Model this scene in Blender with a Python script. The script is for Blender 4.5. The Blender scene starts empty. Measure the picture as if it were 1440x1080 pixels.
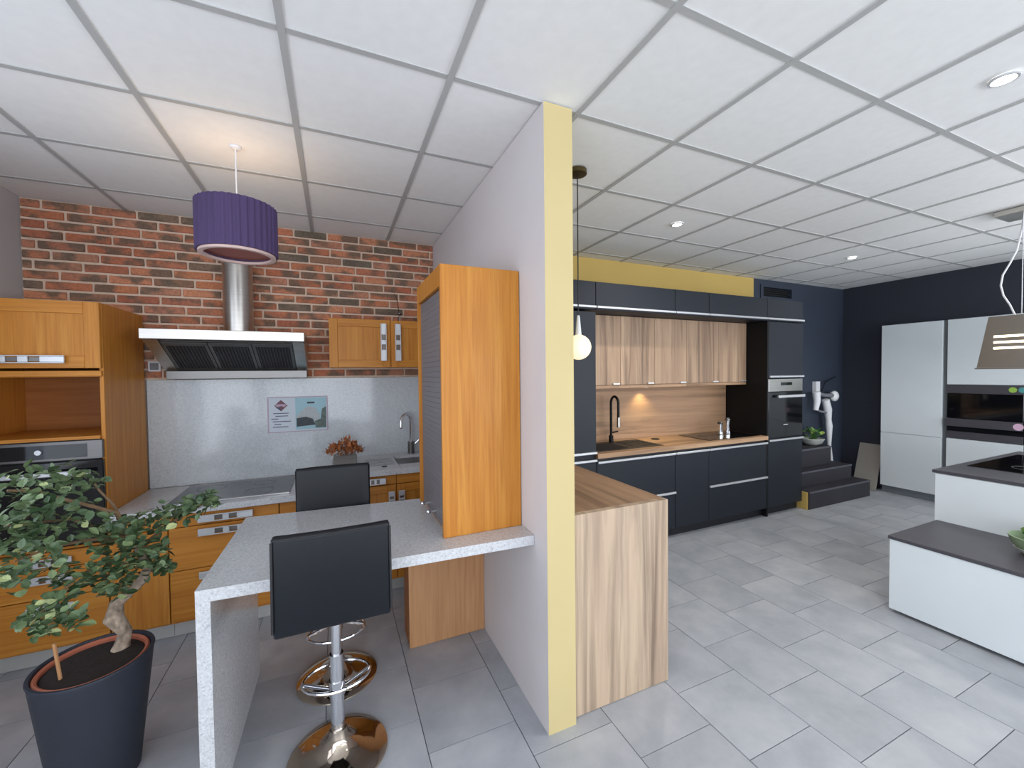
import bpy, bmesh, math, random
from mathutils import Vector, Matrix

scene = bpy.context.scene
col = scene.collection
random.seed(7)

# ------------------------------------------------------------------ camera
HC, CEIL = 1.655, 2.857
FPX, YAW, PITCH, ROLL = 570.49, .4127, -.0249, -.0107
_cy, _sy = math.cos(YAW), math.sin(YAW)
FW = Vector((_sy*math.cos(PITCH), _cy*math.cos(PITCH), math.sin(PITCH)))
_rt = Vector((_cy, -_sy, 0)); _up = _rt.cross(FW)
RT = math.cos(ROLL)*_rt + math.sin(ROLL)*_up
UP = -math.sin(ROLL)*_rt + math.cos(ROLL)*_up
cam_data = bpy.data.cameras.new('camera'); cam = bpy.data.objects.new('camera', cam_data); col.objects.link(cam)
cam_data.sensor_width = 36; cam_data.sensor_fit = 'HORIZONTAL'; cam_data.lens = 36*FPX/1440; cam_data.clip_start = .05
cam.matrix_world = Matrix(((RT.x, UP.x, -FW.x, 0), (RT.y, UP.y, -FW.y, 0), (RT.z, UP.z, -FW.z, HC), (0, 0, 0, 1)))
scene.camera = cam

def at(px, py, X=None, Y=None, Z=None):
    d = FW + RT*((px-720)/FPX) + UP*((540-py)/FPX)
    t = X/d.x if X is not None else (Y/d.y if Y is not None else (Z-HC)/d.z)
    return Vector((0, 0, HC)) + d*t

# ------------------------------------------------------------------ light
world = bpy.data.worlds.new('sky'); scene.world = world; world.use_nodes = True
bg = world.node_tree.nodes['Background']; bg.inputs[0].default_value = (.72, .82, 1, 1); bg.inputs[1].default_value = 1.6

def area(name, loc, rot, sx, sy, power, color=(1, 1, 1), spread=180):
    l = bpy.data.lights.new(name, 'AREA'); l.shape = 'RECTANGLE'; l.size = sx; l.size_y = sy; l.energy = power; l.color = color
    l.spread = math.radians(spread)
    o = bpy.data.objects.new(name, l); o.location = loc; o.rotation_euler = rot; col.objects.link(o); return o
DAY = (.92, .96, 1)
R90 = math.pi/2
# daylight entering through the shop windows behind the camera; side lights are added fill
area('shop_window_daylight', (.35, -4.85, 1.5), (R90, 0, 0), 4.0, 2.2, 74, DAY)
area('shop_window_daylight', (4.75, -4.4, 1.35), (R90+.6, 0, 0), 4.0, 1.8, 165, DAY)  # moved inside and tilted up to brighten the right-hand ceiling
area('added_side_fill', (-1.82, -2.2, 1.5), (R90, 0, -R90), 4.6, 2.1, 88, DAY)  # added side fill to raise the ambient light
area('added_side_fill', (-1.82, 1.55, 1.75), (R90, 0, -R90), 1.9, 1.5, 7, DAY)  # added fill to brighten the brick kitchen
area('added_side_fill', (6.45, -2.2, 1.35), (R90+.6, 0, R90), 4.6, 1.8, 160, DAY)  # added fill, tilted up to brighten the right-hand ceiling

vs = scene.view_settings
vs.view_transform = 'Standard'; vs.look = 'None'; vs.exposure = 0.0; vs.gamma = 1; vs.use_curve_mapping = False

# ------------------------------------------------------------------ materials
def S(r, g, b):
    f = lambda c: ((c/255+.055)/1.055)**2.4 if c/255 > .04045 else c/255/12.92
    return (f(r), f(g), f(b), 1)

class NT:
    def __init__(s, name):
        s.m = bpy.data.materials.new(name); s.m.use_nodes = True; s.t = s.m.node_tree; s.b = s.t.nodes['Principled BSDF']
    def n(s, typ, **kw):
        o = s.t.nodes.new(typ)
        for k, v in kw.items():
            if k in o.inputs: o.inputs[k].default_value = v
            else: setattr(o, k, v)
        return o
    def l(s, a, b): s.t.links.new(a, b)
    def coords(s, scale, rnd=True):
        tc = s.n('ShaderNodeTexCoord'); mp = s.n('ShaderNodeMapping'); mp.inputs['Scale'].default_value = scale
        s.l(tc.outputs['Object'], mp.inputs['Vector'])
        if rnd:
            oi = s.n('ShaderNodeObjectInfo'); mu = s.n('ShaderNodeMath', operation='MULTIPLY'); mu.inputs[1].default_value = 37.0
            s.l(oi.outputs['Random'], mu.inputs[0]); s.l(mu.outputs[0], mp.inputs['Location'])
        return mp.outputs['Vector']
    def ramp(s, fac, stops):
        r = s.n('ShaderNodeValToRGB'); e = r.color_ramp.elements
        while len(e) < len(stops): e.new(.5)
        for i, (p, c) in enumerate(stops): e[i].position = p; e[i].color = c
        s.l(fac, r.inputs[0]); return r.outputs[0]
    def bump(s, h, strength, dist=.002):
        b = s.n('ShaderNodeBump'); b.inputs['Strength'].default_value = strength; b.inputs['Distance'].default_value = dist
        s.l(h, b.inputs['Height']); s.l(b.outputs[0], s.b.inputs['Normal'])

def plain(name, c, rough=.5, metal=0, spec=.5, emit=None, estr=0, var=0, vscale=(3, 3, 3), bump=0, coat=0):
    m = NT(name); b = m.b
    b.inputs['Base Color'].default_value = c; b.inputs['Roughness'].default_value = rough; b.inputs['Metallic'].default_value = metal
    b.inputs['Specular IOR Level'].default_value = spec; b.inputs['Coat Weight'].default_value = coat
    if emit: b.inputs['Emission Color'].default_value = emit; b.inputs['Emission Strength'].default_value = estr
    no = m.n('ShaderNodeTexNoise', Scale=1.0, Detail=5.0); m.l(m.coords(vscale), no.inputs['Vector'])
    v = max(var, .02)
    lo = tuple(x*(1-v) for x in c[:3])+(1,); hi = tuple(min(1, x*(1+v)) for x in c[:3])+(1,)
    m.l(m.ramp(no.outputs['Fac'], [(.3, lo), (.7, hi)]), b.inputs['Base Color'])
    if bump: m.bump(no.outputs['Fac'], bump)
    return m.m

def wood(name, c1, c2, c3, axis='z', rough=.4, fine=60, coat=0, streak=.62, rustic=0):
    m = NT(name); lo = fine*.04
    sc = {'z': (fine, fine, lo), 'x': (lo, fine, fine), 'y': (fine, lo, fine)}[axis]
    sc2 = tuple(x*.16 for x in sc)
    n1 = m.n('ShaderNodeTexNoise', Scale=1.0, Detail=4.0, Roughness=.6); m.l(m.coords(sc), n1.inputs['Vector'])
    n2 = m.n('ShaderNodeTexNoise', Scale=1.0, Detail=3.0, Distortion=.8); m.l(m.coords(sc2), n2.inputs['Vector'])
    a = m.ramp(n2.outputs['Fac'], [(.28, c1), (.5, c2), (.72, c1)])
    mx = m.n('ShaderNodeMix', data_type='RGBA')
    f = m.ramp(n1.outputs['Fac'], [(.42, (0, 0, 0, 1)), (streak+.12, (1, 1, 1, 1))])
    m.l(f, mx.inputs['Factor']); m.l(a, mx.inputs['A']); mx.inputs['B'].default_value = c3
    m.b.inputs['Specular IOR Level'].default_value = .3; m.l(mx.outputs['Result'], m.b.inputs['Base Color']); m.b.inputs['Roughness'].default_value = rough; m.b.inputs['Coat Weight'].default_value = coat
    if rustic:
        n3 = m.n('ShaderNodeTexNoise', Scale=1.0, Detail=8.0, Roughness=.65, Distortion=1.2); m.l(m.coords(tuple(x*rustic for x in sc)), n3.inputs['Vector'])
        g = m.ramp(n3.outputs['Fac'], [(.49, (0, 0, 0, 1)), (.66, (.85, .85, .85, 1))])
        m2 = m.n('ShaderNodeMix', data_type='RGBA'); m.l(g, m2.inputs['Factor']); m.l(mx.outputs['Result'], m2.inputs['A']); m2.inputs['B'].default_value = tuple(x*.6 for x in c3[:3])+(1,)
        m.l(m2.outputs['Result'], m.b.inputs['Base Color'])
    m.bump(n1.outputs['Fac'], .08)
    return m.m

def granite(name, base, dark, light, rough=.18):
    m = NT(name)
    v = m.n('ShaderNodeTexVoronoi', Scale=1.0); m.l(m.coords((230, 230, 230)), v.inputs['Vector'])
    n = m.n('ShaderNodeTexNoise', Scale=1.0, Detail=4.0); m.l(m.coords((70, 70, 70)), n.inputs['Vector'])
    sep = m.n('ShaderNodeSeparateColor'); m.l(v.outputs['Color'], sep.inputs[0])
    c = m.ramp(sep.outputs[0], [(.0, dark), (.1, dark), (.14, base), (.8, base), (.86, light)])
    c2 = m.ramp(n.outputs['Fac'], [(.35, tuple(x*.94 for x in base[:3])+(1,)), (.65, light)])
    mx = m.n('ShaderNodeMix', data_type='RGBA'); mx.inputs['Factor'].default_value = .45
    m.l(c, mx.inputs['A']); m.l(c2, mx.inputs['B']); m.l(mx.outputs['Result'], m.b.inputs['Base Color'])
    m.b.inputs['Roughness'].default_value = rough
    w = m.n('ShaderNodeTexNoise', Scale=1.0, Detail=2.0); m.l(m.coords((5, 5, 3)), w.inputs['Vector']); m.bump(w.outputs['Fac'], .12, .01)
    return m.m

def brickmat():
    m = NT('brick_clay'); oi = m.n('ShaderNodeObjectInfo')
    c = m.ramp(oi.outputs['Random'], [(0, S(196, 126, 88)), (.2, S(184, 108, 78)), (.4, S(208, 140, 104)), (.6, S(174, 104, 78)), (.74, S(192, 132, 104)), (.86, S(148, 110, 86)), (1, S(118, 106, 90))])
    n = m.n('ShaderNodeTexNoise', Scale=1.0, Detail=3.0); m.l(m.coords((7, 3, 9)), n.inputs['Vector'])
    f = m.ramp(n.outputs['Fac'], [(.46, (0, 0, 0, 1)), (.6, (.85, .85, .85, 1))])
    mx = m.n('ShaderNodeMix', data_type='RGBA'); m.l(f, mx.inputs['Factor']); m.l(c, mx.inputs['A']); mx.inputs['B'].default_value = S(104, 92, 78)
    n2 = m.n('ShaderNodeTexNoise', Scale=1.0, Detail=4.0); m.l(m.coords((60, 60, 60)), n2.inputs['Vector'])
    ml = m.n('ShaderNodeMix', data_type='RGBA', blend_type='MULTIPLY'); ml.inputs['Factor'].default_value = 1
    m.l(mx.outputs['Result'], ml.inputs['A']); m.l(m.ramp(n2.outputs['Fac'], [(.3, (.75, .75, .75, 1)), (.7, (1.12, 1.12, 1.12, 1))]), ml.inputs['B'])
    m.l(ml.outputs['Result'], m.b.inputs['Base Color']); m.b.inputs['Roughness'].default_value = .85
    m.bump(n2.outputs['Fac'], .5, .004)
    return m.m

def tilemat():
    m = NT('grey_floor_tile'); oi = m.n('ShaderNodeObjectInfo')
    n = m.n('ShaderNodeTexNoise', Scale=1.0, Detail=6.0, Roughness=.6); m.l(m.coords((4, 4, 4)), n.inputs['Vector'])
    c = m.ramp(n.outputs['Fac'], [(.3, S(154, 158, 164)), (.5, S(168, 171, 177)), (.7, S(181, 183, 187))])
    hv = m.n('ShaderNodeHueSaturation'); mr = m.n('ShaderNodeMapRange'); mr.inputs['To Min'].default_value = .94; mr.inputs['To Max'].default_value = 1.05
    m.l(oi.outputs['Random'], mr.inputs['Value']); m.l(mr.outputs[0], hv.inputs['Value']); m.l(c, hv.inputs['Color'])
    m.l(hv.outputs[0], m.b.inputs['Base Color']); m.b.inputs['Roughness'].default_value = .38
    m.bump(n.outputs['Fac'], .08)
    return m.m

def leafmat(name, a, b, c, ns=14):
    m = NT(name); oi = m.n('ShaderNodeObjectInfo')
    n = m.n('ShaderNodeTexNoise', Scale=1.0, Detail=2.0); m.l(m.coords((ns, ns, ns), False), n.inputs['Vector'])
    ad = m.n('ShaderNodeMath', operation='ADD'); m.l(oi.outputs['Random'], ad.inputs[0]); m.l(n.outputs['Fac'], ad.inputs[1])
    hf = m.n('ShaderNodeMath', operation='MULTIPLY'); hf.inputs[1].default_value = .5; m.l(ad.outputs[0], hf.inputs[0])
    m.l(m.ramp(hf.outputs[0], [(.26, a), (.46, b), (.6, b), (.76, c)]), m.b.inputs['Base Color']); m.b.inputs['Roughness'].default_value = .45
    return m.m

M = dict(
    white_paint=plain('lavender_white_paint', S(208, 202, 202), .8, var=.02),
    grey_paint=plain('grey_white_paint', S(182, 178, 178), .8, var=.02),
    ochre=plain('ochre_paint', S(196, 178, 128), .75, var=.02),
    ochre_rear=plain('deep_ochre_paint', S(196, 166, 92), .75, var=.02),
    navy=plain('navy_paint', S(48, 56, 70), .55, var=.04),
    navy2=plain('dark_navy_paint', S(42, 46, 57), .6, var=.04),
    ceil=plain('ceiling_tile_white', S(236, 236, 234), .85, var=.012, vscale=(20, 20, 20), bump=.04),
    bar=plain('ceiling_grid_grey', S(176, 176, 174), .6),
    tile=tilemat(), grout=plain('floor_grout', S(104, 105, 108), .9, var=.08, vscale=(10, 10, 10)),
    brick=brickmat(), mortar=plain('pinkish_mortar', S(222, 196, 174), .9, var=.08, vscale=(25, 25, 25), bump=.3),
    alder=wood('alder_wood', S(202, 140, 60), S(190, 124, 46), S(170, 104, 35), 'z', .45, 50, .03),
    alder_h=wood('alder_wood_horizontal', S(202, 140, 60), S(190, 124, 46), S(170, 104, 35), 'x', .45, 50, .03),
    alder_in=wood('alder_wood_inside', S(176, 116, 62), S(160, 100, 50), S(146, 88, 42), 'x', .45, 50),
    beech=wood('beech_wood', S(196, 150, 108), S(186, 138, 96), S(172, 124, 84), 'z', .45, 60),
    oak=wood('grey_oak_wood', S(196, 166, 136), S(168, 138, 112), S(144, 118, 98), 'z', .5, 26, streak=.7, rustic=.32),
    oak_h=wood('grey_oak_wood_horizontal', S(196, 160, 124), S(170, 134, 104), S(148, 118, 92), 'x', .5, 26, streak=.7, rustic=.32),
    oak_y=wood('grey_oak_wood_lengthwise', S(176, 142, 112), S(152, 120, 94), S(126, 100, 80), 'y', .5, 30, streak=.66, rustic=.32),
    oak_pale=wood('pale_grey_oak_wood', S(204, 184, 158), S(182, 158, 134), S(146, 124, 106), 'z', .55, 20, streak=.68, rustic=.34),
    granite=granite('pale_grey_granite', S(192, 193, 195), S(150, 152, 157), S(210, 211, 213), .2),
    granite_b=granite('glossy_grey_granite', S(194, 199, 202), S(160, 166, 171), S(208, 213, 216), .1),
    steel=plain('brushed_steel', S(196, 192, 186), .28, 1, var=.06, vscale=(2, 2, 90)),
    steel_d=plain('dark_steel', S(120, 118, 116), .35, 1, var=.06, vscale=(2, 2, 90)),
    chrome=plain('chrome', S(225, 225, 228), .07, 1),
    chrome_w=plain('smoked_chrome', S(190, 176, 160), .08, 1),
    satin=plain('satin_aluminium', S(208, 210, 213), .35, .55),
    filt=plain('hood_filter_metal', S(92, 90, 90), .4, 1),
    blackg=plain('black_glass', S(12, 13, 16), .06, 0, .6),
    hobg=plain('hob_glass', S(62, 66, 72), .1, 0, .7),
    black=plain('black_matt', S(22, 22, 25), .5),
    blackp=plain('black_satin', S(14, 14, 16), .5, spec=.25),
    leather=plain('black_leather', S(17, 20, 26), .42, 0, .35, var=.06, vscale=(60, 60, 60), bump=.12),
    piping=plain('black_leather_seam', S(20, 21, 24), .45),
    anth=plain('anthracite_lacquer', S(32, 36, 44), .5, spec=.3, var=.02),
    anth2=plain('anthracite_dark', S(24, 26, 32), .55),
    whitec=plain('white_lacquer', S(222, 229, 232), .4, var=.01),
    slab=plain('dark_slate_top', S(72, 70, 76), .4, var=.06, vscale=(12, 12, 12)),
    gap=plain('grey_groove', S(120, 124, 128), .4, .6),
    plinth=plain('pale_plinth', S(190, 190, 186), .4, .3),
    plinthg=plain('grey_plinth', S(140, 146, 152), .35, .4),
    tambour=plain('grey_tambour', S(118, 114, 117), .5, .1, var=.05),
    purple=plain('purple_pleated_fabric', S(70, 54, 92), .8, var=.1, vscale=(30, 30, 2)),
    pinkrim=plain('pale_lamp_diffuser', S(208, 180, 172), .6),
    lampin=plain('lamp_inner_lining', S(150, 90, 80), .7),
    whitep=plain('white_plastic', S(226, 226, 228), .4),
    greyp=plain('grey_plastic', S(120, 122, 128), .45),
    pot=plain('dark_slate_pot', S(46, 50, 60), .55, spec=.35, var=.08, vscale=(6, 6, 6)),
    terra=plain('terracotta', S(176, 100, 74), .7, var=.08, vscale=(12, 12, 12)),
    soil=plain('dark_soil', S(38, 28, 24), .95, var=.4, vscale=(60, 60, 60), bump=.8),
    bark=plain('pale_bark', S(160, 142, 124), .85, var=.55, vscale=(45, 45, 22), bump=1),
    twig=plain('brown_twig', S(124, 98, 72), .8, var=.2, vscale=(40, 40, 40)),
    leaf=leafmat('ficus_leaf', S(52, 76, 46), S(118, 138, 96), S(190, 196, 136)),  # pale and dark tones also stand for glints and shade on leaves
    leaf2=leafmat('bright_leaf', S(50, 100, 50), S(96, 140, 70), S(160, 180, 90)),
    dried=leafmat('dried_flower', S(110, 46, 30), S(170, 104, 58), S(222, 196, 132), 45),
    glass=plain('smoked_glass_vase', S(140, 136, 130), .15, .3),
    paper=plain('paper_white', S(196, 204, 212), .6), papersky=plain('print_sky', S(150, 186, 196), .5, var=.1),
    printhouse=plain('print_house', S(170, 176, 178), .5, var=.1, vscale=(60, 60, 60)), printgreen=plain('print_green', S(84, 98, 92), .5, var=.35, vscale=(50, 50, 50)),
    printdark=plain('print_dark', S(40, 50, 56), .5, var=.3, vscale=(60, 60, 60)), printred=plain('print_maroon', S(108, 60, 78), .5), printnavy=plain('print_navy', S(60, 62, 90), .5),
    printmid=plain('print_pale_mauve', S(176, 152, 168), .5),
    brass=plain('aged_brass', S(92, 80, 50), .35, .8),
    globe=plain('lit_opal_globe', S(235, 220, 180), .4, emit=(1, .88, .6, 1), estr=.75),
    led=plain('lit_led', S(250, 250, 250), .4, emit=(1, .97, .92, 1), estr=6),
    ledw=plain('lit_warm_led', S(250, 240, 220), .4, emit=(1, .85, .6, 1), estr=4),
    ceramic=plain('white_ceramic', S(196, 198, 192), .3), green=plain('green_ceramic', S(142, 164, 130), .35, var=.1),
    stickg=plain('green_sticker', S(150, 190, 80), .5), stickt=plain('teal_sticker', S(80, 150, 150), .5), stickp=plain('pink_sticker', S(214, 176, 200), .5),
    board=plain('beige_board', S(150, 144, 136), .7, var=.04),
    stair=plain('charcoal_step', S(48, 46, 52), .6, var=.08, vscale=(8, 8, 8)), stairn=plain('step_nosing', S(92, 92, 100), .4),
    silver=plain('hood_silver', S(150, 144, 140), .35, .8),
    cork=plain('vent_black', S(10, 10, 12), .8),
)

# ------------------------------------------------------------------ mesh helpers
ORG = {}
class MB:
    def __init__(s): s.bm = bmesh.new()
    def box(s, x0, x1, y0, y1, z0, z1, bev=0, seg=1):
        r = bmesh.ops.create_cube(s.bm, size=1); v = r['verts']
        for p in v: p.co = Vector(((x0+x1)/2+p.co.x*(x1-x0), (y0+y1)/2+p.co.y*(y1-y0), (z0+z1)/2+p.co.z*(z1-z0)))
        if bev:
            e = list({e for p in v for e in p.link_edges})
            bmesh.ops.bevel(s.bm, geom=e, offset=bev, segments=seg, profile=.5, affect='EDGES')
        return s
    def cyl(s, a, b, r, n=24, r2=None):
        a = Vector(a); b = Vector(b); d = b-a
        m = Matrix.Translation((a+b)/2) @ d.to_track_quat('Z', 'Y').to_matrix().to_4x4()
        bmesh.ops.create_cone(s.bm, cap_ends=True, segments=n, radius1=r, radius2=r if r2 is None else r2, depth=d.length, matrix=m); return s
    def sph(s, c, r, sc=(1, 1, 1), n=20):
        m = Matrix.Translation(c) @ Matrix.Diagonal((*sc, 1))
        bmesh.ops.create_uvsphere(s.bm, u_segments=n, v_segments=n//2+2, radius=r, matrix=m); return s
    def lathe(s, prof, c, n=40, closed=False):
        rings = []
        for r, z in prof:
            rings.append([s.bm.verts.new((c[0]+r*math.cos(2*math.pi*k/n), c[1]+r*math.sin(2*math.pi*k/n), c[2]+z)) for k in range(n)])
        for a, b in zip(rings, rings[1:]):
            for k in range(n): s.bm.faces.new((a[k], a[(k+1) % n], b[(k+1) % n], b[k]))
        if closed:
            for k in range(n): s.bm.faces.new((rings[-1][k], rings[-1][(k+1) % n], rings[0][(k+1) % n], rings[0][k]))
        else:
            if prof[0][0] > 1e-4: s.bm.faces.new(list(reversed(rings[0])))
            if prof[-1][0] > 1e-4: s.bm.faces.new(rings[-1])
        return s
    def tube(s, pts, r, n=10, caps=True):
        pts = [Vector(p) for p in pts]; rs = r if isinstance(r, (list, tuple)) else [r]*len(pts)
        rings = []; up = None
        for i, p in enumerate(pts):
            t = (pts[min(i+1, len(pts)-1)]-pts[max(i-1, 0)]).normalized()
            if up is None:
                up = Vector((0, 0, 1)) if abs(t.z) < .9 else Vector((1, 0, 0))
            u = (up-t*up.dot(t)).normalized(); up = u; w = t.cross(u)
            rings.append([s.bm.verts.new(p+(u*math.cos(2*math.pi*k/n)+w*math.sin(2*math.pi*k/n))*rs[i]) for k in range(n)])
        for a, b in zip(rings, rings[1:]):
            for k in range(n): s.bm.faces.new((a[k], a[(k+1) % n], b[(k+1) % n], b[k]))
        if caps:
            s.bm.faces.new(list(reversed(rings[0]))); s.bm.faces.new(rings[-1])
        return s
    def prism(s, poly, axis, a, b):
        def P(u, v, w): return {'x': (w, u, v), 'y': (u, w, v), 'z': (u, v, w)}[axis]
        A = [s.bm.verts.new(P(u, v, a)) for u, v in poly]; B = [s.bm.verts.new(P(u, v, b)) for u, v in poly]
        n = len(poly); s.bm.faces.new(A); s.bm.faces.new(list(reversed(B)))
        for k in range(n): s.bm.faces.new((A[k], B[k], B[(k+1) % n], A[(k+1) % n]))
        return s
    def build(s, name, mat, parent=None, smooth=False, org=None):
        bmesh.ops.recalc_face_normals(s.bm, faces=s.bm.faces)
        o = Vector((0, 0, 0))
        base = ORG[parent.name] if parent else (Vector(org) if org is not None else Vector((0, 0, 0)))
        if base.length: bmesh.ops.translate(s.bm, verts=s.bm.verts, vec=-base)
        me = bpy.data.meshes.new(name); s.bm.to_mesh(me); s.bm.free()
        if smooth:
            for p in me.polygons: p.use_smooth = True
            try: me.set_sharp_from_angle(angle=math.radians(40))
            except Exception: pass
        ms = mat if isinstance(mat, (list, tuple)) else [mat]
        for q in ms: me.materials.append(M[q])
        ob = bpy.data.objects.new(name, me); col.objects.link(ob)
        if parent: ob.parent = parent
        else: ob.location = base
        ORG[ob.name] = base
        return ob

def tag(o, label=None, cat=None, group=None, kind=None):
    if label: o['label'] = label
    if cat: o['category'] = cat
    if group: o['group'] = group
    if kind: o['kind'] = kind
    return o
def thing(name, loc, label, cat, group=None, kind=None):
    o = bpy.data.objects.new(name, None); o.empty_display_size = .05; o.location = loc; col.objects.link(o); ORG[o.name] = Vector(loc)
    return tag(o, label, cat, group, kind)
def copy_tree(o, parent=None):
    c = o.copy(); col.objects.link(c); c.parent = parent
    for ch in list(o.children): copy_tree(ch, c)
    return c
def kids(o, name): return [c for c in o.children if c.name.split('.')[0] == name]
def struct(mb, name, mat): return tag(mb.build(name, mat), kind='structure')

# ------------------------------------------------------------------ the shell
XL, XP0, XP1, XR, YB, YR, YF, YP = -1.885, .866, 1.012, 6.95, 3.79, 3.57, -5.0, 1.60
# floor
floor = struct(MB().box(XL-.1, XR+.8, YF-.1, YB+.1, -.1, -.004), 'floor', 'grout')
GX, GY, X0, Y0 = .4142, .3959, 1.1733, 1.1454
def clip(a, b, lo, hi): return max(a, lo), min(b, hi)
tile_cache = {}
def floor_tile(x0, x1, y0, y1):
    w, h = round(x1-x0, 3), round(y1-y0, 3)
    if w < .02 or h < .02: return
    k = (w, h)
    if k not in tile_cache:
        o = MB().box(-w/2, w/2, -h/2, h/2, -.006, 0).build('floor_tile', 'tile'); tile_cache[k] = o.data
    else:
        o = bpy.data.objects.new('floor_tile', tile_cache[k]); col.objects.link(o)
    o.parent = floor; o.location = ((x0+x1)/2, (y0+y1)/2, random.uniform(-.0008, 0))
far = MB()
for i in range(-8, 15):
    xa, xb = clip(X0+i*GX+.002, X0+(i+1)*GX-.002, XL, XR)
    if xb-xa < .02: continue
    par = 1 if i % 2 == 0 else 0
    for j in range(-34, 15):
        if (j % 2) != par: continue
        ya, yb = clip(Y0+j*GY/2+.002, Y0+(j+2)*GY/2-.002, YF, YB)
        if yb-ya < .02: continue
        if (ya+yb)/2 > .15 and not (xa > 5 and ya < .9): floor_tile(xa, xb, ya, yb)
        else: far.box(xa, xb, ya, yb, -.006, 0)
tag(far.build('tile_field', 'tile', floor), kind='stuff')

# ceiling: slab, lay-in tiles, grid bars
ceiling = struct(MB().box(XL-.1, XR+.1, YF-.1, YB+.1, CEIL+.05, CEIL+.15), 'ceiling', 'ceil')
CX, CY = -.7443, 1.6276
xs = [XL]+[CX+.6*i for i in range(-2, 13) if XL+.03 < CX+.6*i < XR-.03]+[XR]
ys = [YF]+[CY+.6*j for j in range(-12, 5) if YF+.03 < CY+.6*j < YB-.03]+[YB]
cc = {}
for xa, xb in zip(xs, xs[1:]):
    for ya, yb in zip(ys, ys[1:]):
        k = (round(xb-xa, 3), round(yb-ya, 3)); w, h = k[0]-.004, k[1]-.004
        if k not in cc:
            o = MB().box(-w/2, w/2, -h/2, h/2, .002, .016, .002).build('ceiling_tile', 'ceil'); cc[k] = o.data
        else:
            o = bpy.data.objects.new('ceiling_tile', cc[k]); col.objects.link(o)
        o.parent = ceiling; o.location = ((xa+xb)/2, (ya+yb)/2, CEIL)
for x in xs[1:-1]: MB().box(x-.013, x+.013, YF, YB, CEIL-.003, CEIL+.02).build('grid_runner', 'bar', ceiling)
for y in ys[1:-1]:
    for xa, xb in zip(xs, xs[1:]): MB().box(xa+.0135, xb-.0135, y-.0125, y+.0125, CEIL-.002, CEIL+.018).build('grid_crossbar', 'bar', ceiling)

# walls
struct(MB().box(XL-.1, XL, 2.55, YB+.1, 0, CEIL+.05).box(XL-.1, XL, .4, .55, 0, CEIL+.05).box(XL-.1, XL, .55, 2.55, 0, .95).box(XL-.1, XL, .55, 2.55, 2.55, CEIL+.05), 'wall_left', 'grey_paint')
wl = struct(MB().box(XL-.1, XL, YF-.1, -4.6, 0, CEIL+.05).box(XL-.1, XL, -4.6, .4, 0, .35).box(XL-.1, XL, -4.6, .4, 2.6, CEIL+.05), 'wall_left_window_side', 'grey_paint')
bw = struct(MB().box(XL, XP0+.1, YB, YB+.1, 0, CEIL+.05), 'wall_back', 'mortar')
bm = MB(); bm.box(XP0, XP1, YP, YB, 0, CEIL-.004)
part = struct(bm, 'wall_partition', ['white_paint', 'ochre'])
for p in part.data.polygons:
    if p.normal.y < -.5 or p.normal.x > .5: p.material_index = 1
struct(MB().box(XP1, 4.985, YR, YR+.25, 0, CEIL-.001), 'wall_back_right', 'ochre_rear')
# navy rear wall with a recessed vent opening
V0, V1, VZ0, VZ1 = 5.16, 5.74, 2.64, 2.76
nv = MB().box(4.985, V0, YR, YR+.25, 0, CEIL-.001).box(V1, XR+.8, YR, YR+.25, 0, CEIL-.001).box(V0, V1, YR, YR+.25, 0, VZ0).box(V0, V1, YR, YR+.25, VZ1, CEIL-.001)
struct(nv, 'wall_back_corner', 'navy')
WY0, WY1, WZ = .55, 3.04, 2.262          # niche in the right wall that holds the white tall units
struct(MB().box(XR, XR+.1, WY1, YR, 0, CEIL+.05).box(XR, XR+.1, .1, WY0, 0, CEIL+.05).box(XR, XR+.1, YF, -4.6, 0, CEIL+.05).box(XR, XR+.1, -4.6, .1, 0, .35).box(XR, XR+.1, -4.6, .1, 2.6, CEIL+.05).box(XR, XR+.1, WY0, WY1, WZ, CEIL+.05).box(XR+.65, XR+.75, WY0, WY1, 0, WZ).box(XR+.1, XR+.65, WY0-.1, WY0, 0, WZ).box(XR+.1, XR+.65, WY1, WY1+.1, 0, WZ).box(XR+.1, XR+.75, WY0, WY1, WZ, WZ+.1), 'wall_right', 'navy2')
fw = MB().box(XL, XR, YF-.1, YF, 0, .3).box(XL, XR, YF-.1, YF, 2.65, CEIL+.05)
for a, b in ((XL, -1.7), (2.4, 2.7), (6.8, XR)): fw.box(a, b, YF-.1, YF, .3, 2.65)
struct(fw, 'wall_front', 'grey_paint')
for k, (a, b) in enumerate(((-1.7, 2.4), (2.7, 6.8))):
    w = MB()
    for q in range(5):
        x = a+(b-a)*q/4; w.box(max(a, x-.025), min(b, x+.025), YF-.08, YF-.02, .3, 2.65)
    w.box(a, b, YF-.08, YF-.02, .3, .35).box(a, b, YF-.08, YF-.02, 2.6, 2.65)
    struct(w, 'window_%d' % (k+1), 'satin')
w = MB()
for y in (-4.6, -3.36, -2.13, -.89, .35): w.box(XL-.08, XL-.02, y, y+.05, .35, 2.6)
w.box(XL-.08, XL-.02, -4.6, .4, .35, .4).box(XL-.08, XL-.02, -4.6, .4, 2.55, 2.6)
struct(w, 'window_3', 'satin')  # side glazing added to let in more ambient light
w = MB()
for y in (-4.6, -3.36, -2.13, -.89, .05): w.box(XR+.02, XR+.08, y, y+.05, .35, 2.6)
w.box(XR+.02, XR+.08, -4.6, .1, .35, .4).box(XR+.02, XR+.08, -4.6, .1, 2.55, 2.6)
struct(w, 'window_4', 'satin')  # added window, lets fill light in from the right
w = MB()
for y in (.55, 1.525, 2.5): w.box(XL-.08, XL-.02, y, y+.05, .95, 2.55)
w.box(XL-.08, XL-.02, .55, 2.55, .95, 1.0).box(XL-.08, XL-.02, .55, 2.55, 2.5, 2.55)
struct(w, 'window_5', 'satin')  # added window by the brick kitchen, put in for its light

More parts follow.
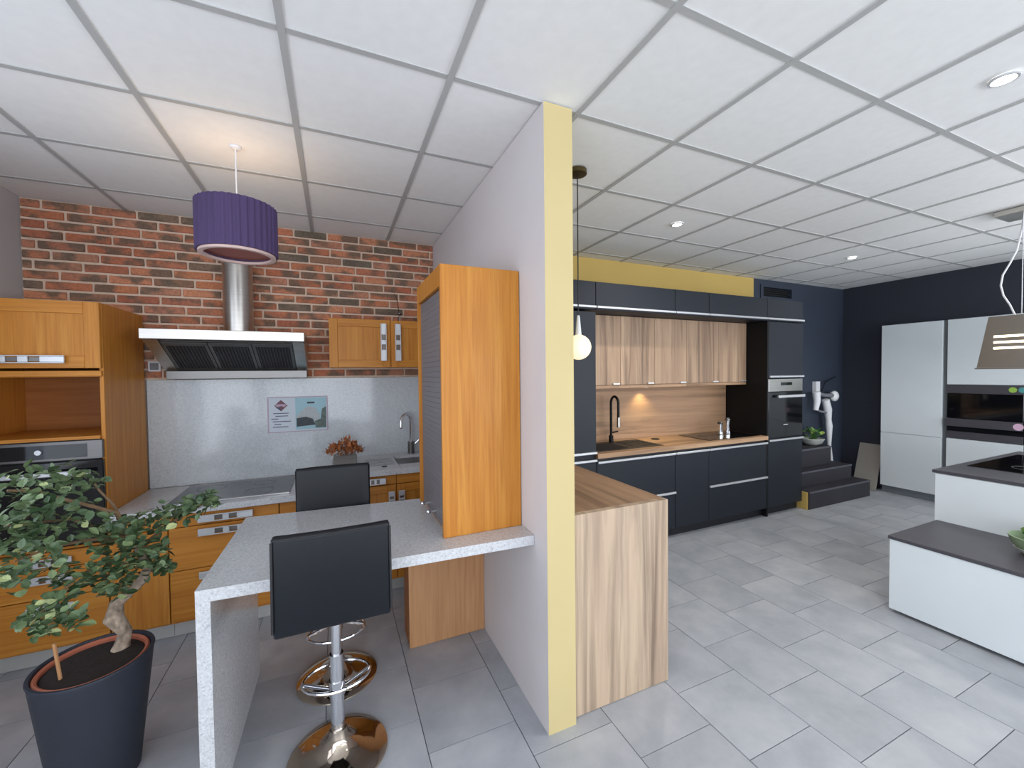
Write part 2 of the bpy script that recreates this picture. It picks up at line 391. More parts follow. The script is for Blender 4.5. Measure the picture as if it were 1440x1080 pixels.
# bricks: face of the left rear wall
BL, BH, BJ = .234, .051, .0155
bcache = []
for k in range(5):
    m = MB().box(-BL/2, BL/2, -.012, .006, -BH/2, BH/2, .003)
    for v in m.bm.verts: v.co += Vector((random.uniform(-.0015, .0015), random.uniform(-.0012, .0012), random.uniform(-.0012, .0012)))
    o = m.build('brick', 'brick', bw); bcache.append(o)
half = {}
def brick(x0, x1, z0, z1):
    w, h = round(x1-x0, 2), round(z1-z0, 3)
    if w < .02 or h < .02: return
    if abs(w-.234) < .006 and abs(h-BH) < .002:
        src = random.choice(bcache); o = bpy.data.objects.new('brick', src.data)
    else:
        if (w, h) not in half:
            half[(w, h)] = MB().box(-w/2, w/2, -.012, .006, -h/2, h/2, .003).build('brick', 'brick', bw)
            half[(w, h)].location = ((x0+x1)/2, YB, (z0+z1)/2); return
        o = bpy.data.objects.new('brick', half[(w, h)].data)
    col.objects.link(o); o.parent = bw; o.location = ((x0+x1)/2, YB, (z0+z1)/2)
z = 1.655; r = 0
placed = 0
first = list(bcache)
while z < CEIL-.02:
    x = XL+.004-[.02, .14, .06, .19, .10, .17, .03, .12][r % 8]
    z1 = min(z+BH, CEIL-.006)
    while x < XP0-.01:
        a, b = max(x, XL+.004), min(x+BL, XP0-.004)
        if first and b-a > .233:
            o = first.pop(); o.location = ((a+b)/2, YB, (z+z1)/2)
        else: brick(a, b, z, z1)
        x += BL+BJ
    z += BH+BJ+.001; r += 1

# ------------------------------------------------------------------ alder kitchen (left)
def shaker(name, x0, x1, z0, z1, yf, parent, fr=.065, mat='alder'):
    """framed front facing -y: stiles, rails and a recessed field"""
    d = MB().box(x0+fr-.005, x1-fr+.005, yf+.009, yf+.018, z0+fr-.005, z1-fr+.005).build(name, 'alder', parent)
    for a in (x0, x1-fr): MB().box(a, a+fr, yf, yf+.02, z0, z1, .002).build('stile', mat, d)
    for a in (z0, z1-fr): MB().box(x0+fr+.0005, x1-fr-.0005, yf, yf+.02, a, a+fr, .002).build('rail', 'alder_h', d)
    return d
def flat(name, x0, x1, z0, z1, yf, parent, mat='alder_h'):
    return MB().box(x0, x1, yf, yf+.02, z0, z1, .002).build(name, mat, parent)
def plate_handle(cx, cz, yf, parent, vert=False, L=.16):
    """flat steel bar pull with three square windows"""
    m = MB(); w = .046; e = L*.3
    def bx(a0, a1, b0, b1, y0, y1):
        if vert: m.box(cx+b0, cx+b1, y0, y1, cz+a0, cz+a1, .002)
        else: m.box(cx+a0, cx+a1, y0, y1, cz+b0, cz+b1, .002)
    y0, y1 = yf-.026, yf-.016
    bx(-L/2, L/2, w/2-.007, w/2, y0, y1); bx(-L/2, L/2, -w/2, -w/2+.007, y0, y1)
    bx(-L/2, -L/2+e, -w/2+.0075, w/2-.0075, y0, y1); bx(L/2-e, L/2, -w/2+.0075, w/2-.0075, y0, y1)
    bx(-L*.06, L*.06, -w/2+.0075, w/2-.0075, y0, y1)
    bx(-L/2+.01, -L/2+.02, -.006, .006, y1, yf); bx(L/2-.02, L/2-.01, -.006, .006, y1, yf)
    b = MB(); q = .011
    if vert: b.box(cx-q, cx+q, y1+.001, y1+.003, cz-L/2+e, cz+L/2-e)
    else: b.box(cx-L/2+e, cx+L/2-e, y1+.001, y1+.003, cz-q, cz+q)
    b.build('handle_dark_backing', 'steel_d', parent)  # dark plate added to darken the recess behind the windows
    return m.build('handle', 'satin', parent)

YK = 3.15      # front plane of the doors
# tall oven housing
X1 = -1.252
t = thing('tall_oven_cabinet', (-1.57, 3.46, 0), 'tall alder housing cabinet with open niche above a built-in oven', 'cabinet')
for a, b in ((XL+.003, XL+.022), (X1-.02, X1)): MB().box(a, b, YK+.026, 3.74, .1, 2.1, .002).build('side_panel', 'alder', t)
for y0, z0, z1 in ((.026, 2.08, 2.1), (.026, 1.665, 1.685), (.012, 1.3, 1.318), (.026, .667, .68), (.026, .1, .12)): MB().box(XL+.023, X1-.021, YK+y0, 3.72, z0, z1).build('shelf', 'alder_h', t)
MB().box(XL+.004, X1-.002, YK+.004, YK+.0255, 1.668, 1.7, .002).build('front_rail', 'alder_h', t)
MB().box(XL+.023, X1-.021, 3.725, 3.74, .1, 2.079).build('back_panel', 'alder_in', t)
d = shaker('flap_door', XL+.004, X1-.002, 1.715, 2.1, YK, t, .07, 'alder'); plate_handle(-1.57, 1.765, YK, d, L=.34)
for z0, z1 in ((.575, .665), (.405, .57), (.115, .4)):
    d = flat('drawer', XL+.004, X1-.002, z0, z1, YK, t)
    plate_handle(-1.5, z1-.05, YK, d, L=.2)
MB().box(XL+.003, X1, YK+.06, YK+.075, .002, .099).build('plinth', 'plinth', t)

t = thing('built_in_oven', (-1.57, 3.4, .685), 'black glass oven with steel control strip built into the alder housing', 'oven')
MB().box(XL+.03, X1-.028, YK+.026, 3.6, .684, 1.298).build('casing', 'black', t)
p = MB().box(XL+.012, X1-.006, YK, YK+.024, 1.185, 1.296, .003).build('control_panel', 'steel_d', t)
MB().box(XL+.03, X1-.075, YK-.002, YK, 1.2, 1.278).build('display', 'blackg', p)
MB().cyl((-1.53, YK-.012, 1.24), (-1.53, YK-.002, 1.24), .014).build('knob', 'satin', p)
d = MB().box(XL+.012, X1-.006, YK, YK+.024, .69, 1.178, .003).build('oven_door', 'blackg', t)
MB().box(XL+.06, X1-.045, YK-.05, YK-.034, 1.105, 1.13, .004).box(-1.8, -1.78, YK-.034, YK, 1.11, 1.125).box(-1.36, -1.34, YK-.034, YK, 1.11, 1.125).build('handle', 'satin', d)

# base cabinets
def base_body(t, x0, x1, z1):
    MB().box(x0+.001, x0+.018, YK+.022, 3.74, .1, z1).box(x1-.018, x1-.001, YK+.022, 3.74, .1, z1).box(x0+.0185, x1-.0185, YK+.022, 3.74, .1, .118).box(x0+.0185, x1-.0185, 3.725, 3.74, .1185, z1).build('carcass', 'alder', t)
    MB().box(x0, x1, YK+.06, YK+.075, .002, .099).build('plinth', 'plinth', t)
t = thing('base_cabinet', (-1.11, 3.45, 0), 'narrow alder base cabinet between the oven housing and the hob drawers', 'cabinet')
base_body(t, -1.25, -.967, .798)
flat('drawer', -1.247, -.969, .715, .796, YK, t); flat('door', -1.247, -.969, .115, .71, YK, t, 'alder')
t = thing('base_cabinet', (-.66, 3.45, 0), 'alder drawer cabinet with steel pulls under the cooktop', 'cabinet')
base_body(t, -.965, -.362, .798)
for z0, z1 in ((.715, .796), (.44, .71), (.115, .435)):
    d = flat('drawer', -.963, -.364, z0, z1, YK, t); plate_handle(-.66, z1-.04, YK, d, L=.3)
t = thing('base_cabinet', (-.2, 3.45, 0), 'slim alder base cabinet right of the cooktop drawers behind the bar stool', 'cabinet')
base_body(t, -.36, -.037, .798)
flat('drawer', -.358, -.039, .715, .796, YK, t); flat('door', -.358, -.039, .115, .71, YK, t, 'alder')
t = thing('sink_cabinet', (.415, 3.45, 0), 'alder sink cabinet with double doors and upright steel pulls', 'cabinet')
base_body(t, -.032, .862, .908)
for a, b, s in ((-.03, .413, 1), (.417, .86, -1)):
    d = flat('drawer_front', a, b, .835, .906, YK, t)
    if s > 0: plate_handle(b-.15, .868, YK, d, L=.15)
    d = shaker('door', a, b, .115, .83, YK, t, .06); plate_handle((b-.035) if s > 0 else (a+.035), .72, YK, d, True, .13)
tag(MB().box(-1.25, -.034, 3.12, 3.756, .8, .842, .003).build('worktop', 'granite', org=(-.64, 3.44, .8)), 'lower speckled granite worktop carrying the cooktop', 'worktop')
# raised worktop with recessed sink opening
t = thing('worktop', (.415, 3.44, .91), 'raised speckled granite worktop with drainer grooves and a sink', 'worktop')
wt = MB()
wt.box(-.033, .45, 3.12, 3.756, .91, .952, .002).box(.45, .84, 3.12, 3.28, .91, .952).box(.45, .84, 3.62, 3.756, .91, .952).box(.84, .862, 3.12, 3.756, .91, .952)
wt.build('slab', 'granite', t)
for k in range(6): MB().box(.22, .43, 3.3+k*.05, 3.312+k*.05, .9522, .9535).build('drainer_groove', 'greyp', t)
MB().box(.455, .835, 3.285, 3.615, .92, .93).build('basin', 'steel_d', t)
MB().cyl((.34, 3.24, .9522), (.34, 3.24, .957), .02).build('pop_up_waste_knob', 'black', t)
t = thing('kitchen_tap', (.62, 3.69, .953), 'chrome gooseneck tap with dark base on the granite worktop', 'tap')
MB().cyl((.62, 3.69, .953), (.62, 3.69, 1.06), .028).build('tap_body', 'steel_d', t, True)
arc = [(.62, 3.69, 1.06), (.62, 3.69, 1.22)]+[(.62-.05+.05*math.cos(a), 3.69-.05+.05*math.cos(a), 1.24+.07*math.sin(a)) for a in [math.pi*k/10 for k in range(11)]]+[(.52, 3.59, 1.19)]
MB().tube(arc, .014, 12).build('spout', 'chrome', t, True)
MB().tube([(.648, 3.69, 1.03), (.69, 3.68, 1.07)], .008, 8).build('lever', 'chrome', t, True)

tag(MB().box(-1.249, .862, 3.758, 3.776, .843, 1.638, .002).build('splashback', 'granite_b', org=(-.2, 3.767, .85)), 'polished pale grey granite splashback panel under the brickwork', 'splashback')
# cooktop
t = thing('cooktop', (-.65, 3.45, .843), 'flat glass cooktop with a bright steel front edge in the granite worktop', 'cooktop')
MB().box(-.995, -.3, 3.2, 3.7, .843, .849, .002).build('glass_plate', 'hobg', t)
MB().box(-.995, -.3, 3.185, 3.199, .843, .852, .002).build('front_trim', 'chrome', t)
for cx, cy, rr in ((-.83, 3.57, .09), (-.83, 3.34, .07), (-.5, 3.57, .07), (-.5, 3.34, .09)):
    MB().lathe([(rr, 0), (rr, .0006), (rr-.004, .0006), (rr-.004, 0)], (cx, cy, .8492), 40, True).build('cooking_zone_ring', 'steel_d', t)

# wall cabinet
t = thing('wall_cabinet', (.38, 3.6, 1.72), 'alder wall cabinet with two framed doors and upright window-cut pulls', 'cabinet')
MB().box(-.03, .83, 3.442, 3.772, 1.722, 2.1, .002).build('carcass', 'alder', t)
for a, b, s in ((-.031, .424, 1), (.427, .831, -1)):
    d = shaker('door', a, b, 1.72, 2.1, 3.42, t, .06)
    plate_handle((b-.055) if s > 0 else (a+.055), 1.92, 3.42, d, True, .3)
tag(MB().box(.52, .535, 3.6, 3.66, 2.1005, 2.16).sph((.53, 3.63, 2.19), .018).tube([(.53, 3.63, 2.17), (.5, 3.55, 2.3), (.47, 3.5, 2.33)], .003, 6).build('wire_ornament', 'steel_d', org=(.53, 3.63, 2.1005)), 'small metal wire piece standing on the alder wall cabinet', 'ornament')

# extractor hood
t = thing('extractor_hood', (-.66, 3.6, 1.66), 'stainless steel chimney hood with slanted filters on the brick wall', 'hood')
MB().box(-1.112, -.19, 3.25, 3.77, 1.9, 1.966, .003).build('top_slab', 'steel', t)
MB().cyl((-.655, 3.665, 1.967), (-.655, 3.665, CEIL-.006), .098, 40).build('chimney_pipe', 'steel', t, True)
b = MB().prism([(3.3, 1.898), (3.756, 1.898), (3.756, 1.702), (3.66, 1.702)], 'x', -1.03, -.27)
b.build('housing', 'steel_d', t)
MB().box(-1.1, -.2, 3.645, 3.756, 1.642, 1.701, .002).build('lower_lip', 'steel_d', t)
for x0, x1 in ((-1.105, -1.032), (-.268, -.196)):
    MB().prism([(3.285, 1.898), (3.756, 1.898), (3.756, 1.702), (3.648, 1.702)], 'x', x0, x1).build('side_cheek', 'steel', t)
sl = Vector((0, 3.66-3.3, 1.702-1.898)); nrm = Vector((0, -(1.898-1.702), -.36)).normalized()
for k in range(3):
    x0 = -1.025+k*.252; x1 = x0+.246
    f = MB()
    for (u0, u1, a, b_) in ((.05, .13, x0, x1), (.87, .95, x0, x1), (.13, .87, x0, x0+.018), (.13, .87, x1-.018, x1)):
        c0 = Vector((0, 3.3, 1.898))+sl*u0+nrm*.002; c1 = Vector((0, 3.3, 1.898))+sl*u1+nrm*.002
        f.prism([(c0.y, c0.z), (c1.y, c1.z), (c1.y+nrm.y*.008, c1.z+nrm.z*.008), (c0.y+nrm.y*.008, c0.z+nrm.z*.008)], 'x', a, b_)
    fo = f.build('filter', 'steel_d', t)
    c0 = Vector((0, 3.3, 1.898))+sl*.13+nrm*.002; c1 = Vector((0, 3.3, 1.898))+sl*.87+nrm*.002
    g = MB().prism([(c0.y, c0.z), (c1.y, c1.z), (c1.y+nrm.y*.002, c1.z+nrm.z*.002), (c0.y+nrm.y*.002, c0.z+nrm.z*.002)], 'x', x0+.018, x1-.018)
    g.build('filter_mesh', 'black', fo)
    for q in range(11):
        xx = x0+.024+q*.019
        MB().prism([(c0.y+nrm.y*.003, c0.z+nrm.z*.003), (c1.y+nrm.y*.003, c1.z+nrm.z*.003), (c1.y+nrm.y*.007, c1.z+nrm.z*.007), (c0.y+nrm.y*.007, c0.z+nrm.z*.007)], 'x', xx, xx+.008).build('baffle_slat', 'filt', fo)

# wall socket on the bricks
t = thing('wall_socket', (-1.2, 3.77, 1.73), 'small grey power socket on the bricks beside the hood', 'socket')
MB().box(-1.24, -1.165, 3.764, 3.777, 1.7, 1.775, .004).build('plate', 'whitep', t); MB().box(-1.228, -1.177, 3.76, 3.7635, 1.712, 1.763, .002).build('insert', 'greyp', t)

# notice on the splashback
t = thing('printed_notice', (-.275, 3.757, 1.2), 'printed sheet with a diamond logo and a house photo on the splashback', 'notice')
yn = 3.757
MB().box(-.495, -.055, yn-.002, yn, 1.2, 1.488).build('sheet', 'paper', t)
for a, b, c, e in ((-.495, -.487, 1.2, 1.488), (-.063, -.055, 1.2, 1.488), (-.4868, -.0632, 1.2, 1.206), (-.4868, -.0632, 1.482, 1.488)): MB().box(a, b, yn-.0034, yn-.0022, c, e).build('printed_border', 'printmid', t)
MB().box(-.297, -.068, yn-.0032, yn-.0022, 1.218, 1.478).build('photo', 'papersky', t)
MB().prism([(-.29, 1.33), (-.25, 1.37), (-.2, 1.41), (-.15, 1.39), (-.12, 1.34), (-.12, 1.28), (-.29, 1.28)], 'y', yn-.0045, yn-.0034).build('printed_house', 'printhouse', t)
MB().prism([(-.29, 1.31), (-.22, 1.32), (-.17, 1.3), (-.15, 1.25), (-.29, 1.24)], 'y', yn-.0056, yn-.0047).build('printed_shadow', 'printdark', t)
MB().prism([(-.15, 1.225), (-.07, 1.225), (-.07, 1.4), (-.1, 1.38), (-.11, 1.3), (-.155, 1.28)], 'y', yn-.0067, yn-.0058).build('printed_trees', 'printgreen', t)
MB().box(-.21, -.155, yn-.0045, yn-.0034, 1.428, 1.442).build('printed_words', 'printdark', t)
def diam(cx, cz, w, h): return [(cx-w, cz), (cx, cz-h), (cx+w, cz), (cx, cz+h)]
MB().prism(diam(-.4, 1.418, .048, .046), 'y', yn-.0032, yn-.0022).build('diamond_logo', 'printred', t)
MB().prism([(-.445, 1.425), (-.425, 1.405), (-.4, 1.415), (-.375, 1.405), (-.357, 1.425), (-.375, 1.43), (-.425, 1.43)], 'y', yn-.0043, yn-.0034).build('logo_band', 'printmid', t)
MB().prism([(-.437, 1.404), (-.4, 1.374), (-.405, 1.398), (-.425, 1.408)], 'y', yn-.0043, yn-.0034).build('logo_corner', 'printnavy', t)
for k, (a, b) in enumerate(((-.455, -.345), (-.44, -.35), (-.47, -.42), (-.46, -.33), (-.45, -.4), (-.46, -.35))):
    MB().box(a, b, yn-.0032, yn-.0022, 1.352-k*.022, 1.358-k*.022).build('text_line', 'printnavy', t)

# dried flowers
vx, vy, vz = .065, 3.44, .9535
t = thing('dried_flower_bowl', (vx, vy, vz), 'square glass planter of russet dried flowers on the granite worktop', 'plant')
MB().box(vx-.085, vx+.085, vy-.05, vy+.05, vz, vz+.085, .006).build('planter', 'glass', t)
lf = bpy.data.meshes.new('petal'); q = bmesh.new()
pts = [(0, 0, 0), (.006, .012, .003), (0, .03, .006), (-.006, .012, .003)]
vv = [q.verts.new(p) for p in pts]; q.faces.new(vv); q.to_mesh(lf); q.free()
rest = MB()
for k in range(320):
    a = random.uniform(0, 2*math.pi); rr = random.random()**.5
    p = Vector((vx+math.cos(a)*rr*.135, vy+math.sin(a)*rr*.08, vz+.085+.125*(1-rr*rr)*random.uniform(.3, 1)))
    rot = Matrix.Rotation(random.uniform(0, 6.28), 3, 'Z') @ Matrix.Rotation(random.uniform(-.3, 1.2), 3, 'X'); sc = random.uniform(1.0, 2.0)
    vv = [rest.bm.verts.new(p+(rot @ Vector(c))*sc) for c in pts]; rest.bm.faces.new(vv)
tag(rest.build('dried_petals', 'dried', t), kind='stuff')
for k in range(16):
    a = random.uniform(0, 6.28); rr = random.random()
    MB().tube([(vx+math.cos(a)*.02, vy+math.sin(a)*.02, vz+.09), (vx+math.cos(a)*rr*.11, vy+math.sin(a)*rr*.06, vz+.15+.03*(1-rr))], .0025, 5).sph((vx+math.cos(a)*rr*.11, vy+math.sin(a)*rr*.06, vz+.155+.03*(1-rr)), .012, n=8).build('flower_head', 'dried', t)

# ------------------------------------------------------------------ granite breakfast bar
PF, PB, PX = 1.745, 2.585, -.478
t = thing('breakfast_bar', (.2, 2.15, 0), 'speckled granite breakfast bar with waterfall leg against the partition', 'counter')
MB().prism([(PX, 1.79), (.864, 1.727), (.864, 2.52), (-.46, 2.62)], 'z', .834, .88).build('bar_top', 'granite', t)
MB().prism([(PX, 1.79), (PX+.046, 1.788), (-.414, 2.616), (-.46, 2.62)], 'z', 0, .8335).build('waterfall_leg', 'granite', t)
MB().prism([(.386, .002), (.386, .66), (.425, .8335), (.864, .8335), (.864, .002)], 'y', 2.46, 2.48).build('support_panel', 'beech', t)
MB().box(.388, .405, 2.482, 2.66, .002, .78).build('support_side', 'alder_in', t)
MB().tube([(.41, 2.45, .832), (.42, 2.5, .76), (.4, 2.66, .7)], .012, 8).build('support_bracket', 'steel_d', t)

# tambour cabinet standing on the bar
t = thing('tambour_cabinet', (.66, 2.1, .8805), 'tall alder cabinet with grey roller shutter standing on the granite bar', 'cabinet')
TX0, TX1, TY0, TY1, TZ0, TZ1 = .458, .862, 1.868, 2.44, .8805, 2.172
MB().box(TX0, TX1, TY0, TY0+.02, TZ0, TZ1, .002).build('end_panel', 'alder', t)
MB().box(TX0, TX1, TY1-.02, TY1, TZ0, TZ1, .002).build('far_panel', 'alder', t)
MB().box(TX0+.002, TX1, TY0+.021, TY1-.021, TZ1-.1, TZ1-.001).build('top_rail', 'alder', t)
MB().box(TX0+.03, TX1, TY0+.021, TY1-.021, TZ0, TZ0+.018).build('bottom_panel', 'alder', t)
sh = MB().box(TX0+.03, TX0+.034, TY0+.021, TY1-.021, TZ0+.02, TZ1-.101).build('roller_shutter', 'tambour', t)
n = 44
for k in range(n):
    z0 = TZ0+.022+k*(TZ1-.105-TZ0-.022)/n
    MB().box(TX0+.018, TX0+.0295, TY0+.0215, TY1-.0215, z0, z0+.026, .0008).build('shutter_slat', 'tambour', sh)
for y in (2.1, 2.25):
    MB().cyl((TX0-.02, y, TZ0+.06), (TX0+.0175, y, TZ0+.06), .008).sph((TX0-.022, y, TZ0+.06), .014, n=12).build('shutter_knob', 'chrome', t, True)

# ------------------------------------------------------------------ bar stools
def make_stool():
    t = thing('bar_stool', (0, 0, 0), 'black leather bar stool on the near side of the granite bar, chrome pedestal', 'stool', 'bar stools at the granite breakfast bar')
    MB().lathe([(.2, 0), (.205, .006), (.2, .012), (.15, .022), (.1, .034), (.06, .055), (.04, .09), (.034, .12), (0, .12)], (0, 0, 0), 56).build('base', 'chrome_w', t, True)
    MB().cyl((0, 0, .12), (0, 0, .45), .028, 28).build('outer_column', 'chrome', t, True)
    MB().cyl((0, 0, .45), (0, 0, .69), .02, 24).build('gas_lift', 'chrome', t, True)
    r = [(.0, .03, .31), (.07, .05, .31)]
    ring = [(.14*math.cos(a), .07+.1*math.sin(a), .3) for a in [2*math.pi*k/28 for k in range(29)]]
    f = MB().tube(ring, .007, 8, False).build('foot_ring', 'chrome', t, True)
    MB().cyl((0, 0, .27), (0, 0, .335), .033, 24).build('ring_collar', 'chrome', f, True)
    MB().tube([(-.139, .07, .3), (-.03, 0, .3)], .008, 8).tube([(.139, .07, .3), (.03, 0, .3)], .008, 8).build('ring_arm', 'chrome', f, True)
    MB().box(-.1, .1, -.1, .1, .69, .703, .004).build('seat_plate', 'black', t)
    MB().tube([(.03, .02, .688), (.1, .06, .67), (.19, .08, .655)], .006, 8).build('lift_lever', 'chrome', t, True)
    W = .203
    def slab(prof, w):
        m = MB(); rings = []
        for s in range(9):
            x = -w+2*w*s/8
            rings.append([m.bm.verts.new((x, y-.012*(1-(x/w)**2)*cv, z)) for y, z, cv in prof])
        k = len(prof)
        for a, b in zip(rings, rings[1:]):
            for i in range(k): m.bm.faces.new((a[i], a[(i+1) % k], b[(i+1) % k], b[i]))
        m.bm.faces.new(rings[0]); m.bm.faces.new(list(reversed(rings[-1])))
        return m
    sp = [(-.235, .705, 0), (.19, .705, 0), (.205, .715, 0), (.205, .755, 0), (.19, .768, 0), (-.16, .76, 0)]
    s = slab(sp, W).build('seat', 'leather', t, True)
    bv = s.modifiers.new('round', 'BEVEL'); bv.width = .012; bv.segments = 3; bv.limit_method = 'ANGLE'
    bp = [(-.2, .703, 0), (-.165, .77, .3), (-.21, 1.07, 1), (-.225, 1.08, 1), (-.245, 1.07, 1), (-.262, .74, .3), (-.25, .71, 0)]
    bk = slab(bp, W).build('backrest', 'leather', t, True)
    bv = bk.modifiers.new('round', 'BEVEL'); bv.width = .01; bv.segments = 3; bv.limit_method = 'ANGLE'
    for x in (-W, W):
        MB().tube([(x, -.262, .74), (x*1.0, -.2545, .9), (x, -.246, 1.06)], .005, 6).build('seam_piping', 'piping', bk)
    MB().tube([(-W, -.245, 1.068), (-W*.5, -.254, 1.07), (0, -.257, 1.07), (W*.5, -.254, 1.07), (W, -.245, 1.068)], .005, 6).build('seam_piping', 'piping', bk)
    return t
s1 = make_stool(); s2 = copy_tree(s1)
s1.location = (-.015, 1.9, .001)
s2.location = (-.015, 2.4, .001); s2.rotation_euler.z = math.pi; s2['label'] = 'black leather bar stool on the kitchen side of the granite bar, chrome pedestal'
for c in s2.children:
    if c.name.split('.')[0] in ('seat', 'backrest', 'seat_plate', 'gas_lift', 'lift_lever'): c.location.z += .035; c.location.y -= .04 if c.name.split('.')[0] in ('seat', 'backrest') else 0

# ------------------------------------------------------------------ purple pendant lamp
LX, LY = -.45, 2.547
t = thing('pendant_lamp', (LX, LY, 2.28), 'purple pleated drum pendant lamp hanging before the brick wall', 'lamp')
m = MB(); n = 144; R = .18
rings = []
for z0 in (2.3, 2.303, 2.545, 2.548):
    rings.append([m.bm.verts.new((LX+(R+(.004 if k % 4 < 2 else -.001))*math.cos(2*math.pi*k/n), LY+(R+(.004 if k % 4 < 2 else -.001))*math.sin(2*math.pi*k/n), z0)) for k in range(n)])
inn = [[m.bm.verts.new((LX+(R-.006)*math.cos(2*math.pi*k/n), LY+(R-.006)*math.sin(2*math.pi*k/n), z0)) for k in range(n)] for z0 in (2.548, 2.3)]
rr = rings+inn+[rings[0]]
for a, b in zip(rr, rr[1:]):
    for k in range(n): m.bm.faces.new((a[k], a[(k+1) % n], b[(k+1) % n], b[k]))
m.build('lamp_shade', 'purple', t)
MB().lathe([(R-.008, 0), (R-.008, .012), (R-.03, .012), (R-.03, 0)], (LX, LY, 2.288), 64, True).build('diffuser_ring', 'pinkrim', t)
MB().cyl((LX, LY, 2.315), (LX, LY, 2.318), R-.01, 48).build('lower_lining', 'lampin', t)
MB().cyl((LX, LY, 2.47), (LX, LY, CEIL-.012), .0035, 8).build('cord', 'whitep', t)
MB().lathe([(.028, 0), (.025, -.01), (.008, -.014), (0, -.014)], (LX, LY, CEIL), 32).build('ceiling_rose', 'whitep', t, True)
MB().cyl((LX, LY, 2.42), (LX, LY, 2.475), .02).build('lamp_holder', 'whitep', t)
MB().sph((LX, LY, 2.385), .035, n=16).build('bulb', 'ledw', t, True)
pl = bpy.data.lights.new('pendant_bulb_light', 'POINT'); pl.energy = 3; pl.color = (1, .72, .42); pl.shadow_soft_size = .05
o = bpy.data.objects.new('pendant_bulb_light', pl); o.location = (LX, LY, 2.5); col.objects.link(o)

# ------------------------------------------------------------------ potted bonsai
bx, by = -.928, 2.2
t = thing('potted_ficus', (bx, by, 0), 'gnarled ficus bonsai in a tapered charcoal pot with terracotta liner', 'plant')
MB().lathe([(.128, 0), (.132, .004), (.185, .485), (.189, .497), (.187, .503), (.177, .503), (.172, .49), (.155, .3), (0, .3)], (bx, by, 0), 56).build('outer_pot', 'pot', t, True)
MB().lathe([(.171, .44), (.171, .493), (.165, .499), (.156, .493), (.153, .44)], (bx, by, 0), 56, True).build('terracotta_liner', 'terra', t, True)
MB().lathe([(.152, 0), (.1, .008), (.05, .004), (0, .01)], (bx, by, .482), 40).build('soil', 'soil', t, True)
tp = [at(170, 912, Y=2.27), at(176, 888, Y=2.27), at(160, 870, Y=2.25), at(164, 848, Y=2.28), at(182, 833, Y=2.25), at(200, 815, Y=2.26), at(208, 798, Y=2.26), at(196, 775, Y=2.27), at(180, 755, Y=2.28)]
MB().tube(tp, [.03, .024, .034, .025, .017, .021, .017, .014, .009], 14).sph(tp[2], .031, (1.1, 1, .7)).sph(tp[0], .033, (1, 1, .8)).sph(tp[5], .02).build('trunk', 'bark', t, True)
def branch(pix, r0, r1, base=None):
    p = ([base] if base is not None else [])+[at(a, b, Y=y) for a, b, y in pix]
    k = len(p); MB().tube(p, [r0+(r1-r0)*i/(k-1) for i in range(k)], 7).build('branch', 'twig', t, True)
branch([(165, 722, 2.25), (130, 712, 2.2), (90, 702, 2.15), (50, 690, 2.1), (10, 690, 2.05)], .01, .004, tp[8])
branch([(160, 710, 2.3), (140, 690, 2.35), (128, 672, 2.35)], .007, .003, tp[8])
branch([(215, 755, 2.3), (240, 735, 2.32), (275, 715, 2.35), (300, 700, 2.38)], .009, .003, tp[7])
branch([(150, 790, 2.2), (110, 810, 2.1), (70, 850, 2.05), (40, 880, 2.0)], .008, .003, tp[6])
branch([(120, 760, 2.2), (70, 770, 2.1), (20, 790, 2.0)], .008, .003, tp[8])
branch([(100, 730, 2.25), (50, 735, 2.15), (5, 740, 2.1)], .007, .003, tp[8])
branch([(230, 800, 2.3), (232, 780, 2.3)], .007, .003, tp[6])
MB().tube([at(85, 955, Y=2.12), at(76, 905, Y=2.12)], .006, 7).build('stake', 'beech', t)
# leaves: (px, py, Y, spread px, count)
CL = [(30, 690, 2.08, 40, 52), (90, 680, 2.15, 36, 40), (125, 675, 2.3, 20, 22), (60, 735, 2.1, 45, 54), (15, 760, 2.05, 40, 56), (120, 730, 2.2, 36, 34), (60, 785, 2.08, 42, 50), (15, 810, 2.0, 32, 40),
      (165, 745, 2.24, 30, 34), (195, 745, 2.26, 30, 44), (215, 775, 2.28, 24, 44), (190, 790, 2.24, 32, 56), (150, 810, 2.2, 32, 54), (235, 725, 2.3, 22, 36), (265, 715, 2.33, 20, 30), (293, 703, 2.36, 15, 32),
      (100, 815, 2.14, 30, 36), (75, 855, 2.06, 28, 50), (50, 880, 2.02, 24, 46), (100, 870, 2.08, 20, 30), (230, 795, 2.29, 14, 26), (140, 770, 2.2, 30, 26), (170, 835, 2.22, 14, 12), (105, 640, 2.3, 6, 0)]
lp = [(0, 0, 0), (.3, .28, .06), (.39, .55, .05), (.25, .85, -.02), (0, 1.06, -.1), (-.25, .85, -.02), (-.39, .55, .05), (-.3, .28, .06)]
def leaf_mesh(m, M3, p, sc):
    c = m.verts.new(p+M3 @ Vector((0, .5*sc, -.04*sc)))
    v = [m.verts.new(p+M3 @ (Vector(q)*sc)) for q in lp]
    for k in range(8): m.faces.new((c, v[k], v[(k+1) % 8]))
variants = []
rest = bmesh.new(); leaves = []
for px, py, Y, sp, cnt in CL:
    for k in range(int(cnt*(2.3 if px > 140 else 1.5))):
        a = random.uniform(0, 6.28); rr = sp*random.random()**.6
        p = at(px+rr*math.cos(a), py+rr*.8*math.sin(a), Y=Y+random.uniform(-.14, .14)); leaves.append(p)
random.shuffle(leaves)
leaves.sort(key=lambda p: p.length*random.uniform(.8, 1.2))
lm = bpy.data.meshes.new('leaf'); q = bmesh.new(); leaf_mesh(q, Matrix.Identity(3), Vector((0, 0, 0)), 1.0); q.to_mesh(lm); q.free(); lm.materials.append(M['leaf'])
